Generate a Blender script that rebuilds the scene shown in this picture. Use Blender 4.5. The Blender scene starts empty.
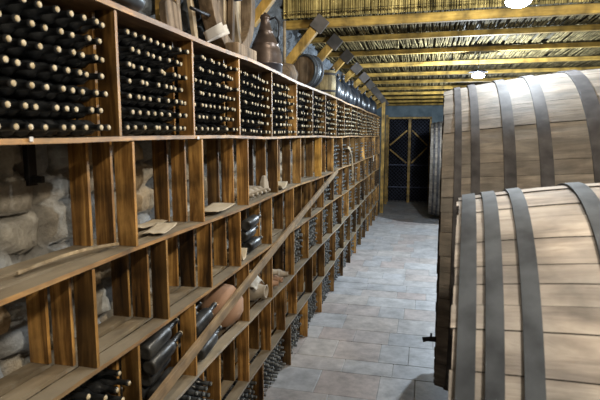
import bpy, bmesh, math, random
from mathutils import Vector, Matrix, noise
random.seed(7)
PI = math.pi
sc = bpy.context.scene
col = sc.collection
FL = -0.10                                   # floor level

# ------------------------------------------------------------------ materials
def mat(name):
    m = bpy.data.materials.new(name); m.use_nodes = True
    nt = m.node_tree; b = nt.nodes['Principled BSDF']
    return m, nt, b
def N(nt, t, **kw):
    n = nt.nodes.new(t)
    for k, v in kw.items(): setattr(n, k, v)
    return n
def rgb(c): return (c[0], c[1], c[2], 1)
def ramp(nt, stops):
    r = N(nt, 'ShaderNodeValToRGB'); e = r.color_ramp.elements
    e[0].position, e[0].color = stops[0][0], rgb(stops[0][1])
    e[1].position, e[1].color = stops[-1][0], rgb(stops[-1][1])
    for p, c in stops[1:-1]:
        x = e.new(p); x.color = rgb(c)
    return r
def coords(nt, scale):
    tc = N(nt, 'ShaderNodeTexCoord'); mp = N(nt, 'ShaderNodeMapping')
    nt.links.new(tc.outputs['Object'], mp.inputs['Vector']); mp.inputs['Scale'].default_value = scale
    # shift the pattern for every object and every separate board
    oi = N(nt, 'ShaderNodeObjectInfo'); g = N(nt, 'ShaderNodeNewGeometry')
    a = N(nt, 'ShaderNodeMath', operation='ADD'); nt.links.new(oi.outputs['Random'], a.inputs[0]); nt.links.new(g.outputs['Random Per Island'], a.inputs[1])
    m = N(nt, 'ShaderNodeMath', operation='MULTIPLY'); nt.links.new(a.outputs[0], m.inputs[0]); m.inputs[1].default_value = 37.0
    nt.links.new(m.outputs[0], mp.inputs['Location'])
    fr = N(nt, 'ShaderNodeMath', operation='FRACT'); nt.links.new(a.outputs[0], fr.inputs[0])
    return mp, fr
def wood(name, dark, mid, light, axis='z', rough=.55, vary=.5, dust=None, dustamt=0, bump=.25, spec=.4, sc_=1.0):
    m, nt, b = mat(name)
    s = {'x': (1.2, 16, 16), 'y': (16, 1.2, 16), 'z': (16, 16, 1.2)}[axis]
    mp, fr = coords(nt, tuple(v * sc_ for v in s))
    n = N(nt, 'ShaderNodeTexNoise'); n.inputs['Scale'].default_value = 1.0; n.inputs['Detail'].default_value = 6; n.inputs['Roughness'].default_value = .62; n.inputs['Distortion'].default_value = .6
    nt.links.new(mp.outputs[0], n.inputs['Vector'])
    r = ramp(nt, [(.33, dark), (.5, mid), (.68, light)]); nt.links.new(n.outputs['Fac'], r.inputs[0])
    n2 = N(nt, 'ShaderNodeTexNoise'); n2.inputs['Scale'].default_value = 5; n2.inputs['Detail'].default_value = 4
    tc = nt.nodes['Texture Coordinate'] if 'Texture Coordinate' in nt.nodes else mp
    nt.links.new(tc.outputs['Object'], n2.inputs['Vector'])
    mr = N(nt, 'ShaderNodeMapRange'); nt.links.new(fr.outputs[0], mr.inputs[0]); mr.inputs[3].default_value = 1 - vary; mr.inputs[4].default_value = 1 + vary * .7
    mr2 = N(nt, 'ShaderNodeMapRange'); nt.links.new(n2.outputs['Fac'], mr2.inputs[0]); mr2.inputs[1].default_value = .3; mr2.inputs[2].default_value = .7; mr2.inputs[3].default_value = .35; mr2.inputs[4].default_value = 1.55
    mu = N(nt, 'ShaderNodeMath', operation='MULTIPLY'); nt.links.new(mr.outputs[0], mu.inputs[0]); nt.links.new(mr2.outputs[0], mu.inputs[1])
    mx = N(nt, 'ShaderNodeVectorMath', operation='SCALE'); nt.links.new(r.outputs[0], mx.inputs[0]); nt.links.new(mu.outputs[0], mx.inputs['Scale'])
    out = mx.outputs[0]
    if dust:
        n3 = N(nt, 'ShaderNodeTexNoise'); n3.inputs['Scale'].default_value = 3.5; n3.inputs['Detail'].default_value = 7
        nt.links.new(tc.outputs['Object'], n3.inputs['Vector'])
        m3 = N(nt, 'ShaderNodeMapRange'); nt.links.new(n3.outputs['Fac'], m3.inputs[0]); m3.inputs[1].default_value = .38; m3.inputs[2].default_value = .62; m3.inputs[3].default_value = dustamt * .5; m3.inputs[4].default_value = dustamt
        mm = N(nt, 'ShaderNodeMix', data_type='RGBA'); nt.links.new(m3.outputs[0], mm.inputs[0]); nt.links.new(out, mm.inputs[6]); mm.inputs[7].default_value = rgb(dust)
        out = mm.outputs[2]
    nt.links.new(out, b.inputs['Base Color'])
    b.inputs['Roughness'].default_value = rough; b.inputs['Specular IOR Level'].default_value = spec
    bp = N(nt, 'ShaderNodeBump'); bp.inputs['Strength'].default_value = bump; bp.inputs['Distance'].default_value = .01
    nt.links.new(n.outputs['Fac'], bp.inputs['Height']); nt.links.new(bp.outputs[0], b.inputs['Normal'])
    return m
def plain(name, c1, c2=None, rough=.6, metal=0, scale=6, bump=.15, spec=.5, emis=0, detail=5):
    m, nt, b = mat(name)
    b.inputs['Roughness'].default_value = rough; b.inputs['Metallic'].default_value = metal; b.inputs['Specular IOR Level'].default_value = spec
    if emis:
        b.inputs['Emission Color'].default_value = rgb(c1); b.inputs['Emission Strength'].default_value = emis
    mp, fr = coords(nt, (1, 1, 1))
    n = N(nt, 'ShaderNodeTexNoise'); n.inputs['Scale'].default_value = scale; n.inputs['Detail'].default_value = detail
    nt.links.new(mp.outputs[0], n.inputs['Vector'])
    r = ramp(nt, [(.35, c1), (.65, c2 or c1)]); nt.links.new(n.outputs['Fac'], r.inputs[0])
    nt.links.new(r.outputs[0], b.inputs['Base Color'])
    bp = N(nt, 'ShaderNodeBump'); bp.inputs['Strength'].default_value = bump; bp.inputs['Distance'].default_value = .01
    nt.links.new(n.outputs['Fac'], bp.inputs['Height']); nt.links.new(bp.outputs[0], b.inputs['Normal'])
    return m

M = {}
M['board'] = wood('stained_board', (.022, .010, .003), (.17, .083, .022), (.5, .28, .085), 'z', .4, .75)
M['board_yellow'] = wood('fresh_board', (.28, .13, .02), (.5, .26, .05), (.66, .38, .09), 'z', .45, .1)  # brighter yellow copy of the board wood, light painted into its colour
M['edge'] = wood('cut_edge', (.2, .09, .02), (.42, .21, .05), (.6, .34, .1), 'z', .5, .35)  # cut wood edge, with orange light painted into its colour as well
M['slat'] = wood('shelf_slat_wood', (.08, .055, .03), (.15, .11, .065), (.24, .19, .12), 'y', .75, .4, (.27, .22, .15), .8)
M['slat_edge'] = wood('shelf_edge_wood', (.17, .075, .018), (.36, .18, .05), (.5, .29, .09), 'y', .5, .2, (.3, .25, .18), .3)  # lighter orange than the slats, painted as light on the front face
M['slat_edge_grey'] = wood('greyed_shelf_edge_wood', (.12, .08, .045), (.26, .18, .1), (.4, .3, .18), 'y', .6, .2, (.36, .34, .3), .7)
M['top'] = wood('rack_top_wood', (.12, .06, .025), (.22, .125, .06), (.32, .2, .1), 'y', .6, .2)
M['plank'] = wood('loose_plank_wood', (.13, .075, .03), (.25, .155, .07), (.36, .24, .12), 'x', .6, .15, (.3, .25, .18), .35)
M['beam'] = wood('yellow_pine', (.22, .13, .02), (.37, .225, .045), (.48, .31, .075), 'x', .8, .12, bump=.1)
M['brace'] = wood('yellow_pine_brace', (.26, .15, .03), (.42, .25, .055), (.55, .34, .09), 'z', .5, .12, bump=.1)
M['bracket'] = plain('bracket_plate', (.07, .06, .05), (.12, .1, .085), .7)
M['reed'] = wood('dry_reed', (.09, .07, .032), (.165, .128, .06), (.23, .18, .09), 'y', .95, .4, bump=.1, spec=.05)
M['reed_v'] = wood('dry_reed_upright', (.18, .135, .045), (.32, .24, .085), (.44, .34, .13), 'z', .9, .4, bump=.1, spec=.1)
M['reed_back'] = plain('reed_backing', (.06, .047, .024), (.09, .07, .035), .9)
M['stave'] = wood('weathered_oak', (.12, .095, .075), (.31, .26, .215), (.46, .41, .355), 'x', .75, .18, (.36, .34, .33), .55, bump=.8, sc_=.8, spec=.2)
M['stave_old'] = wood('old_oak', (.035, .026, .019), (.105, .083, .062), (.2, .162, .125), 'x', .75, .3, (.17, .155, .135), .5, bump=.8, sc_=.8, spec=.2)
M['head_red'] = wood('red_painted_head', (.06, .008, .006), (.12, .016, .012), (.17, .03, .02), 'z', .6, .2)
M['hoop'] = plain('galvanised_hoop', (.03, .034, .042), (.08, .09, .105), .7, .0, 7, spec=.25)
M['hoop_old'] = plain('dull_iron_hoop', (.022, .02, .02), (.06, .055, .055), .75, .0, 7, spec=.2)
M['glass'] = plain('dark_bottle_glass', (.006, .007, .008), (.028, .029, .03), .3, 0, 14, .05, .5)
M['glass_dusty'] = plain('dusty_bottle_glass', (.01, .01, .01), (.05, .05, .048), .35, 0, 9, .3, .5)
M['cork'] = plain('cork_end', (.4, .31, .17), (.68, .58, .4), .7, 0, 30)
M['foil'] = plain('dark_foil', (.03, .032, .035), (.09, .095, .095), .35, 0, 20)
M['foil_tip'] = plain('grey_foil_tip', (.16, .17, .15), (.4, .4, .35), .45, 0, 20)
M['iron'] = plain('black_iron', (.012, .012, .014), (.03, .03, .034), .5, .4)
M['copper'] = plain('aged_copper', (.06, .042, .033), (.13, .09, .068), .4, .5, 5)
M['copper_low'] = plain('tinned_copper', (.12, .11, .12), (.27, .26, .28), .3, .85, 5)
M['drum'] = plain('dusty_drum_metal', (.035, .04, .045), (.13, .15, .165), .45, .5, 8)
M['old_wood'] = wood('grey_old_wood', (.07, .045, .025), (.16, .11, .065), (.28, .21, .14), 'z', .8, .3, bump=.6)
M['pale_wood'] = wood('pale_split_wood', (.2, .14, .08), (.34, .26, .16), (.46, .37, .25), 'z', .8, .2, bump=.6)
M['paper'] = plain('white_paper', (.62, .62, .62), (.75, .74, .72), .8)
M['oldpaper'] = plain('yellowed_paper', (.42, .34, .23), (.55, .46, .33), .85)
M['clay'] = plain('terracotta', (.34, .19, .11), (.46, .28, .18), .75, 0, 4, .2)
M['clay_pale'] = plain('pale_clay', (.3, .25, .19), (.44, .38, .3), .85, 0, 8, .3)
M['cloth'] = plain('white_cloth', (.45, .42, .36), (.68, .65, .58), .9, 0, 14, .6)
M['wicker'] = wood('pale_cask_staves', (.2, .15, .07), (.33, .26, .13), (.44, .36, .2), 'z', .7, .25)
M['jar_glass'] = plain('black_demijohn_glass', (.006, .008, .011), (.03, .036, .045), .3, 0, 4, .02, .6)
M['bulb'] = plain('lit_bulb', (.85, .93, 1.0), None, .5, 0, 1, 0, .5, 90)
M['blue_post'] = plain('blue_grey_plaster', (.12, .16, .18), (.21, .26, .28), .8, 0, 3, .3)
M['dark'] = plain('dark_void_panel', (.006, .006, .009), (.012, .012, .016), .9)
M['lattice'] = plain('grey_steel_mesh', (.07, .08, .12), (.12, .13, .19), .5, .5)

# wall material from a stone colour attribute
def stone_mat():
    m, nt, b = mat('rubble_stone')
    a = N(nt, 'ShaderNodeAttribute'); a.attribute_name = 'stone'
    tc = N(nt, 'ShaderNodeTexCoord')
    n = N(nt, 'ShaderNodeTexNoise'); n.inputs['Scale'].default_value = 9; n.inputs['Detail'].default_value = 8; n.inputs['Roughness'].default_value = .7
    nt.links.new(tc.outputs['Object'], n.inputs['Vector'])
    mr = N(nt, 'ShaderNodeMapRange'); nt.links.new(n.outputs['Fac'], mr.inputs[0]); mr.inputs[1].default_value = .3; mr.inputs[2].default_value = .7; mr.inputs[3].default_value = .55; mr.inputs[4].default_value = 1.35
    mx = N(nt, 'ShaderNodeVectorMath', operation='SCALE'); nt.links.new(a.outputs['Color'], mx.inputs[0]); nt.links.new(mr.outputs[0], mx.inputs['Scale'])
    nt.links.new(mx.outputs[0], b.inputs['Base Color']); b.inputs['Roughness'].default_value = .85
    bp = N(nt, 'ShaderNodeBump'); bp.inputs['Strength'].default_value = 1.0; bp.inputs['Distance'].default_value = .035
    nt.links.new(n.outputs['Fac'], bp.inputs['Height']); nt.links.new(bp.outputs[0], b.inputs['Normal'])
    return m
M['stone'] = stone_mat()
def floor_mat():
    m, nt, b = mat('stone_pavers')
    g = N(nt, 'ShaderNodeNewGeometry'); tc = N(nt, 'ShaderNodeTexCoord')
    r = ramp(nt, [(0, (.44, .44, .45)), (.25, (.49, .465, .45)), (.45, (.46, .39, .365)), (.6, (.51, .47, .44)), (.8, (.46, .46, .47)), (1, (.54, .52, .505))])
    nt.links.new(g.outputs['Random Per Island'], r.inputs[0])
    n = N(nt, 'ShaderNodeTexNoise'); n.inputs['Scale'].default_value = 4.5; n.inputs['Detail'].default_value = 9; n.inputs['Roughness'].default_value = .68
    nt.links.new(tc.outputs['Object'], n.inputs['Vector'])
    mr = N(nt, 'ShaderNodeMapRange'); nt.links.new(n.outputs['Fac'], mr.inputs[0]); mr.inputs[1].default_value = .3; mr.inputs[2].default_value = .7; mr.inputs[3].default_value = .62; mr.inputs[4].default_value = 1.3
    mx = N(nt, 'ShaderNodeVectorMath', operation='SCALE'); nt.links.new(r.outputs[0], mx.inputs[0]); nt.links.new(mr.outputs[0], mx.inputs['Scale'])
    nt.links.new(mx.outputs[0], b.inputs['Base Color'])
    b.inputs['Roughness'].default_value = .42; b.inputs['Specular IOR Level'].default_value = .45
    bp = N(nt, 'ShaderNodeBump'); bp.inputs['Strength'].default_value = .35; bp.inputs['Distance'].default_value = .01
    nt.links.new(n.outputs['Fac'], bp.inputs['Height']); nt.links.new(bp.outputs[0], b.inputs['Normal'])
    return m
M['floor'] = floor_mat()
M['grout'] = plain('floor_grout', (.3, .29, .28), (.38, .37, .36), .9)

# ------------------------------------------------------------------ mesh helpers
def new_bm(): return bmesh.new()
def box(bm, x0, x1, y0, y1, z0, z1, mi=0, front=None, mtx=None):
    vs = [bm.verts.new((x, y, z)) for x in (x0, x1) for y in (y0, y1) for z in (z0, z1)]
    fs = []
    for q in ((0, 1, 3, 2), (4, 6, 7, 5), (0, 4, 5, 1), (2, 3, 7, 6), (0, 2, 6, 4), (1, 5, 7, 3)):
        f = bm.faces.new([vs[i] for i in q]); f.material_index = mi; fs.append(f)
    if front is not None: fs[1].material_index = front          # the +x face
    if mtx is not None: bmesh.ops.transform(bm, matrix=mtx, verts=vs)
    return vs
def lathe(bm, prof, seg=24, axis='z', mi=0, off=(0, 0, 0), mtx=None, smooth=True, mis=None, a0=0, a1=2 * PI):
    """prof = [(distance along axis, radius)]"""
    rings = []; full = abs(a1 - a0 - 2 * PI) < 1e-6
    nn = seg if full else seg + 1
    allv = []
    for (t, r) in prof:
        if r < 1e-6:
            v = [bm.verts.new((0, 0, t))]
        else:
            v = [bm.verts.new((r * math.cos(a0 + (a1 - a0) * k / seg), r * math.sin(a0 + (a1 - a0) * k / seg), t)) for k in range(nn)]
        rings.append(v); allv += v
    for i in range(len(rings) - 1):
        A, B = rings[i], rings[i + 1]
        m_ = mis[i] if mis else mi
        for k in range(seg):
            k2 = (k + 1) % nn
            if len(A) == 1 and len(B) == 1: continue
            if len(A) == 1: f = bm.faces.new((A[0], B[k2], B[k]))
            elif len(B) == 1: f = bm.faces.new((A[k], A[k2], B[0]))
            else: f = bm.faces.new((A[k], A[k2], B[k2], B[k]))
            f.smooth = smooth; f.material_index = m_
    mt = Matrix.Translation(off)
    if axis == 'x': mt = mt @ Matrix.Rotation(PI / 2, 4, 'Y')
    if axis == 'y': mt = mt @ Matrix.Rotation(-PI / 2, 4, 'X')
    if mtx is not None: mt = mtx @ mt
    bmesh.ops.transform(bm, matrix=mt, verts=allv)
    return allv
def tube(bm, pts, r, seg=10, mi=0, cap=True):
    pts = [Vector(p) for p in pts]; rs = r if isinstance(r, (list, tuple)) else [r] * len(pts)
    rings = []
    up = None
    for i, p in enumerate(pts):
        d = (pts[min(i + 1, len(pts) - 1)] - pts[max(i - 1, 0)]).normalized()
        if up is None: up = Vector((0, 0, 1)) if abs(d.z) < .9 else Vector((1, 0, 0))
        a = d.cross(up).normalized(); b2 = d.cross(a).normalized(); up = -b2
        rings.append([bm.verts.new(p + (a * math.cos(2 * PI * k / seg) + b2 * math.sin(2 * PI * k / seg)) * rs[i]) for k in range(seg)])
    for i in range(len(rings) - 1):
        for k in range(seg):
            f = bm.faces.new((rings[i][k], rings[i][(k + 1) % seg], rings[i + 1][(k + 1) % seg], rings[i + 1][k])); f.smooth = True; f.material_index = mi
    if cap:
        for rg in (rings[0], rings[-1]):
            f = bm.faces.new(rg); f.material_index = mi
def obj(name, bm, mats, parent=None, loc=None, bevel=0):
    bmesh.ops.recalc_face_normals(bm, faces=bm.faces)
    me = bpy.data.meshes.new(name); bm.to_mesh(me); bm.free()
    for m_ in (mats if isinstance(mats, (list, tuple)) else [mats]): me.materials.append(M[m_] if isinstance(m_, str) else m_)
    o = bpy.data.objects.new(name, me); col.objects.link(o)
    if loc: o.location = loc
    if parent: o.parent = parent
    if bevel:
        bv = o.modifiers.new('bevel', 'BEVEL'); bv.width = bevel; bv.segments = 2; bv.limit_method = 'ANGLE'
    return o
def thing(name, label, cat, loc=(0, 0, 0), group=None):
    o = bpy.data.objects.new(name, None); col.objects.link(o); o.location = loc; o.empty_display_size = .1
    return tag(o, label, cat, group)
def tag(o, label, cat, group=None, kind=None):
    o['label'] = label; o['category'] = cat
    if group: o['group'] = group
    if kind: o['kind'] = kind
    return o
def struct(o, label=None):
    o['kind'] = 'structure'
    if label: o['label'] = label
    return o
ORD = ['zeroth', 'first', 'second', 'third', 'fourth', 'fifth', 'sixth', 'seventh', 'eighth', 'ninth', 'tenth', 'eleventh', 'twelfth', 'thirteenth', 'fourteenth', 'fifteenth', 'sixteenth']

# ------------------------------------------------------------------ floor
bm = new_bm()
box(bm, -2.2, 5.2, -2.2, 22.2, FL - .15, FL - .012, 1)
y = -2.1
while y < 22.1:
    d = random.uniform(.34, .6); x = -2.1 - random.uniform(0, .3)
    while x < 5.1:
        w = random.uniform(.36, .8)
        g = .003
        z = FL + random.uniform(-.003, .0)
        box(bm, max(x, -2.15) + g, min(x + w, 5.15) - g, y + g, min(y + d, 22.15) - g, FL - .03, z, 0)
        x += w
    y += d
struct(obj('floor', bm, ['floor', 'grout'], bevel=.004))

# ------------------------------------------------------------------ walls
def cellnoise_wall(name, y0, y1, z0, z1, step, X, depth, cell, sgn=1, swap=False):
    """a rubble wall: irregular stones bulge out of recessed mortar"""
    rnd = random.Random(11)
    seeds = []
    zz = z0 - cell; row = 0
    while zz < z1 + cell:
        yy = y0 - cell - (row % 2) * cell * .6
        ch = cell * rnd.uniform(.55, .9)
        while yy < y1 + cell:
            w = cell * rnd.uniform(.7, 1.5)
            seeds.append((yy + w / 2, zz + ch / 2 + rnd.uniform(-.03, .03), rnd.random(), rnd.random()))
            yy += w
        zz += ch; row += 1
    grid = {}
    for s in seeds: grid.setdefault((int(s[0] / cell), int(s[1] / cell)), []).append(s)
    bm = new_bm(); cl = bm.loops.layers.float_color.new('stone')
    ny = int((y1 - y0) / step) + 1; nz = int((z1 - z0) / step) + 1
    pal = [(.42, .34, .23), (.3, .27, .22), (.5, .38, .24), (.27, .28, .285), (.44, .41, .35), (.24, .24, .23), (.36, .37, .37)]
    V = []; C = []
    for i in range(ny + 1):
        rowv = []; rowc = []
        for j in range(nz + 1):
            yy = y0 + (y1 - y0) * i / ny; zz = z0 + (z1 - z0) * j / nz
            wy = yy + .05 * noise.noise(Vector((yy * 6, zz * 6, 0))); wz = zz + .05 * noise.noise(Vector((yy * 6, zz * 6, 9)))
            best = []
            ci, cj = int(wy / cell), int(wz / cell)
            for a in (-2, -1, 0, 1, 2):
                for b_ in (-2, -1, 0, 1, 2):
                    for s in grid.get((ci + a, cj + b_), ()):
                        best.append((math.hypot((wy - s[0]) * .8, (wz - s[1]) * 1.25), s))
            best.sort(key=lambda q: q[0])
            if len(best) < 2: d, s = .1, (0, 0, .5, .5)
            else: d, s = best[1][0] - best[0][0], best[0][1]
            k = min(1, max(0, d / .07)); k = k * k * (3 - 2 * k)
            h = depth * (k * (.55 + .45 * s[2]) - .0) + .016 * noise.noise(Vector((yy * 9, zz * 9, 3))) * k + .008 * noise.noise(Vector((yy * 30, zz * 30, 5)))
            c = pal[int(s[3] * 6.99)]
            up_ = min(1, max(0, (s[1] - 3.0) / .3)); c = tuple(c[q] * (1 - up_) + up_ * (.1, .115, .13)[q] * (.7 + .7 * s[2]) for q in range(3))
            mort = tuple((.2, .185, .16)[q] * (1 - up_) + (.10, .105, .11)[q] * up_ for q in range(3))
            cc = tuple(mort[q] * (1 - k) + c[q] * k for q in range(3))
            P = (X + sgn * h, yy, zz) if not swap else (yy, X + sgn * h, zz)
            rowv.append(bm.verts.new(P)); rowc.append(cc)
        V.append(rowv); C.append(rowc)
    for i in range(ny):
        for j in range(nz):
            f = bm.faces.new((V[i][j], V[i + 1][j], V[i + 1][j + 1], V[i][j + 1])); f.smooth = True
            for lp, cc in zip(f.loops, (C[i][j], C[i + 1][j], C[i + 1][j + 1], C[i][j + 1])): lp[cl] = (*cc, 1)
    return bm
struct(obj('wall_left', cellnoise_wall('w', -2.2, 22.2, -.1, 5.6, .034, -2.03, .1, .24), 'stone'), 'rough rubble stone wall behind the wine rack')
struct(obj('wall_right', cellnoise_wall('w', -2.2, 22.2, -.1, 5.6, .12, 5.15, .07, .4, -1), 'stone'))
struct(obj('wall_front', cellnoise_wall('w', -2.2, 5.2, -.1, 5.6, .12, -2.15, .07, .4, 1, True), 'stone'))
bm = new_bm()                                 # far wall with the gate opening
YB = 21.4
box(bm, -2.1, -1.50, YB, YB + .3, FL, 4.2); box(bm, .30, 5.2, YB, YB + .3, FL, 4.2); box(bm, -1.5, .30, YB, YB + .3, 3.46, 4.2)
struct(obj('wall_back', bm, 'blue_post'))
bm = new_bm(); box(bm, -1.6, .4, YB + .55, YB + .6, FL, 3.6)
struct(obj('wall_beyond', bm, 'dark'), 'dark room behind the gate')  # near-black panel, paints the shade of the room beyond

# ------------------------------------------------------------------ ceiling of reeds
def cz(y): return 4.50 - .0245 * y
BY = [7.1, 8.3, 9.6, 11.0, 12.4, 13.8, 15.2, 16.6, 18.0, 19.4, 20.8]
bm = new_bm()
edges = [6.95] + BY[1:] + [21.5]
for i in range(len(edges) - 1):
    a, b_ = edges[i], edges[i + 1]
    x = -2.0
    while x < 5.1:
        r = random.uniform(.009, .017)
        sl = random.gauss(0, .035)
        z0 = cz(a) - random.uniform(0, .014); z1 = cz(b_) - random.uniform(0, .014)
        tube(bm, [(x, a - .05, z0), (x + sl * (b_ - a), b_ + .05, z1)], r, 4, 0, False)
        x += random.uniform(.017, .031)
vs = [bm.verts.new(p) for p in ((-2.1, 6.9, cz(6.9) + .03), (5.2, 6.9, cz(6.9) + .03), (5.2, 21.9, cz(21.9) + .03), (-2.1, 21.9, cz(21.9) + .03))]
f = bm.faces.new(vs); f.material_index = 1
vs = [bm.verts.new(p) for p in ((-2.1, -2.3, 5.6), (5.2, -2.3, 5.6), (5.2, 6.95, 5.6), (-2.1, 6.95, 5.6))]   # the higher ceiling over the front bay
f = bm.faces.new(vs); f.material_index = 1
struct(obj('ceiling', bm, ['reed', 'reed_back']), 'ceiling of dry reeds laid side by side')
# the upright reed screen above the first beam, where the ceiling steps up
bm = new_bm()
x = -1.93
while x < 5.1:
    r = random.uniform(.01, .02); s = random.gauss(0, .012)
    tube(bm, [(x, 6.93 + random.uniform(-.01, .01), cz(7) - .05), (x + s, 6.93, 5.6)], r, 4, 0, False)
    x += random.uniform(.018, .034)
box(bm, -1.95, 5.15, 6.96, 6.99, cz(7), 5.6, 1)
o = obj('reed_screen', bm, ['reed_v', 'reed_back'])
tag(o, 'upright panel of dry reeds above the nearest ceiling beam', 'reed panel')

# ------------------------------------------------------------------ beams, braces, lamps
for i, y in enumerate(BY):
    t = thing('ceiling_beam', ('nearest yellow pine ceiling beam, below the upright reed panel' if i == 0 else
              'yellow pine ceiling beam, %s counting from the nearest, under the reed ceiling' % ORD[i + 1]), 'beam', (0, y, cz(y) - (.07 if i else .10)), 'ceiling beams')
    bm = new_bm(); hh = .04 if i else .06
    box(bm, -1.95, 5.1, -.05, .05, -hh, hh)
    b_ = obj('beam_timber', bm, 'beam', t, bevel=.012)
    # rename so the single timber is a part of the beam thing
    if y < 20.8:
        bt = thing('roof_brace', 'slanting yellow timber brace with dark plate, %s from the front, above the rack' % ORD[i + 1], 'brace', (-1.95, y - .115, 3.62), 'slanting roof braces')
        bm = new_bm()
        top = Vector((.52, 0, cz(y) - 3.62 - .10)); L = top.length
        ang = math.atan2(top.x, top.z)
        box(bm, -.06, .06, -.05, .05, 0, L, mtx=Matrix.Rotation(ang, 4, 'Y'))
        obj('brace_timber', bm, 'brace', bt, bevel=.008)
        bm = new_bm(); box(bm, -.10, .10, -.025, .0, -.10, .10, mtx=Matrix.Translation((top.x + .0, -.052, top.z - .04)) @ Matrix.Rotation(ang, 4, 'Y'))
        obj('bracket_plate', bm, 'bracket', bt, bevel=.008)
# nearer brace over the wheel
bt = thing('roof_brace', 'nearest slanting yellow brace, above the old wooden wheel and copper jug', 'brace', (-1.93, 5.55, 3.92), 'slanting roof braces')
bm = new_bm(); box(bm, -.05, .05, -.05, .05, 0, 1.55, mtx=Matrix.Rotation(math.radians(40), 4, 'Y')); obj('brace_timber', bm, 'brace', bt, bevel=.008)
bt2 = thing('ceiling_beam', 'yellow beam of the raised front ceiling over the copper jug', 'beam', (0, 5.55, 5.12), 'ceiling beams')
bm = new_bm(); box(bm, -1.95, 5.1, -.07, .07, -.07, .07); obj('beam_timber', bm, 'beam', bt2, bevel=.01)
o = bm = new_bm(); box(bm, -.035, .035, -.04, .04, 0, 2.2)
tag(obj('wooden_post', bm, 'brace', loc=(-1.86, 3.40, 3.34), bevel=.006), 'upright yellow wooden post standing on the rack top beside the black drum', 'post')
bm = new_bm(); tube(bm, [(0, 0, 0), (0, 0, .84)], .02, 8)
tag(obj('thin_pole', bm, 'pale_wood', loc=(-1.84, 6.62, 3.34)), 'thin pale pole standing on the rack under the nearest beam end', 'pole')

def lamp(x, y, z, ztop, label, power, colr, rad=.05, shade=False):
    t = thing('hanging_lamp', label, 'lamp', (x, y, z), 'hanging bulbs')
    bm = new_bm(); lathe(bm, [(-.06, 0), (-.055, .06), (-.035, .10), (-.005, .115), (.02, .09), (.05, .02)], 20)
    obj('bulb', bm, 'bulb', t)
    bm = new_bm(); lathe(bm, [(.048, .02), (.05, .024), (.09, .024), (.1, .01), (.11, 0)], 14); obj('lamp_holder', bm, 'iron', t)
    bm = new_bm(); lathe(bm, [(.05, .17), (.075, .12), (.10, .03), (.104, .03), (.08, .124), (.052, .175), (.05, .17)], 28); obj('lamp_shade', bm, 'iron', t)
    bm = new_bm(); tube(bm, [(0, 0, .1), (0, 0, ztop - z)], .006, 6); obj('cord', bm, 'iron', t)
    bm = new_bm(); lathe(bm, [(ztop - z - .03, .05), (ztop - z, .055), (ztop - z, 0)], 14); obj('ceiling_rose', bm, 'iron', t)
    ld = bpy.data.lights.new('lamp_light', 'POINT'); ld.energy = power; ld.color = colr; ld.shadow_soft_size = rad
    lo = bpy.data.objects.new('lamp_light', ld); col.objects.link(lo); lo.parent = t; lo.location = (0, 0, -.13)
COOL = (.74, .87, 1.0); WARM = (1.0, .88, .70)
lamp(.93, 9.9, 3.78, cz(9.9), 'bright hanging bulb above the far end of the rear cask', 700, COOL)
lamp(.80, 5.1, 3.90, 5.6, 'bright bulb at the top edge of the photo above the casks', 230, (.84, .93, 1.0))
lamp(1.25, 15.0, 3.55, cz(15), 'far hanging bulb beyond the casks towards the gate', 330, COOL)  # lamp added out of sight behind the casks to brighten the far floor
lamp(1.7, .2, 4.7, 5.6, 'warm bulb hanging above the near pale cask', 520, WARM, .12)
lamp(.5, 3.1, 5.2, 5.6, 'warm bulb hanging high above the aisle', 180, WARM, .12)  # fill lamp added out of view to brighten the middle of the rack

# ------------------------------------------------------------------ the wine rack
LV = [3.30, 2.67, 2.07, 1.56, 1.00, .44]       # tops of the levels at the front edge
YE = 17.75
def sag(y, k): return .009 * math.sin(y * 1.7 + k * 2.1) + .012 * noise.noise(Vector((y * .8, k * 5, 0)))
XS = [(-1.590, -1.49), (-1.730, -1.638), (-1.876, -1.778)]
rack = thing('wine_rack', 'long dark-stained wooden wine rack with seven tiers along the stone wall', 'wine rack', (-1.68, 9.0, FL))
def R(p): return (p[0] + 1.68, p[1] - 9.0, p[2] - FL)
def plank_strip(x0, x1, y0, y1, ztop, th, k, mi_front=1, step=.45):
    bm = new_bm(); n = max(2, int((y1 - y0) / step)); rings = []
    for i in range(n + 1):
        y = y0 + (y1 - y0) * i / n; z = ztop + sag(y, k); e = .004 * math.sin(y * 5 + k * 3)
        rings.append([bm.verts.new(R(q)) for q in ((x0 + e, y, z - th), (x1 + e, y, z - th), (x1 + e, y, z), (x0 + e, y, z))])
    for i in range(n):
        for j in range(4):
            f = bm.faces.new((rings[i][j], rings[i][(j + 1) % 4], rings[i + 1][(j + 1) % 4], rings[i + 1][j]))
            f.material_index = mi_front if j == 1 else 0
    bm.faces.new(rings[0]); bm.faces.new(rings[-1])
    return bm
Y0 = .55
for li, zt in enumerate(LV):
    if li == 0:
        segs = [(Y0, YE)]
        for (a, b_) in segs:
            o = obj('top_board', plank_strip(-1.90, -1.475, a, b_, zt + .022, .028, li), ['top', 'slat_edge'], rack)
    else:
        for si, (xa, xb) in enumerate(XS):
            off = si * .006 if li > 1 else 0
            o = obj('shelf_slat', plank_strip(xa, xb, Y0, YE, zt - off, .022, li, 1 if si == 0 else 0), ['slat', 'slat_edge' if li < 4 else 'slat_edge_grey'], rack)
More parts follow.
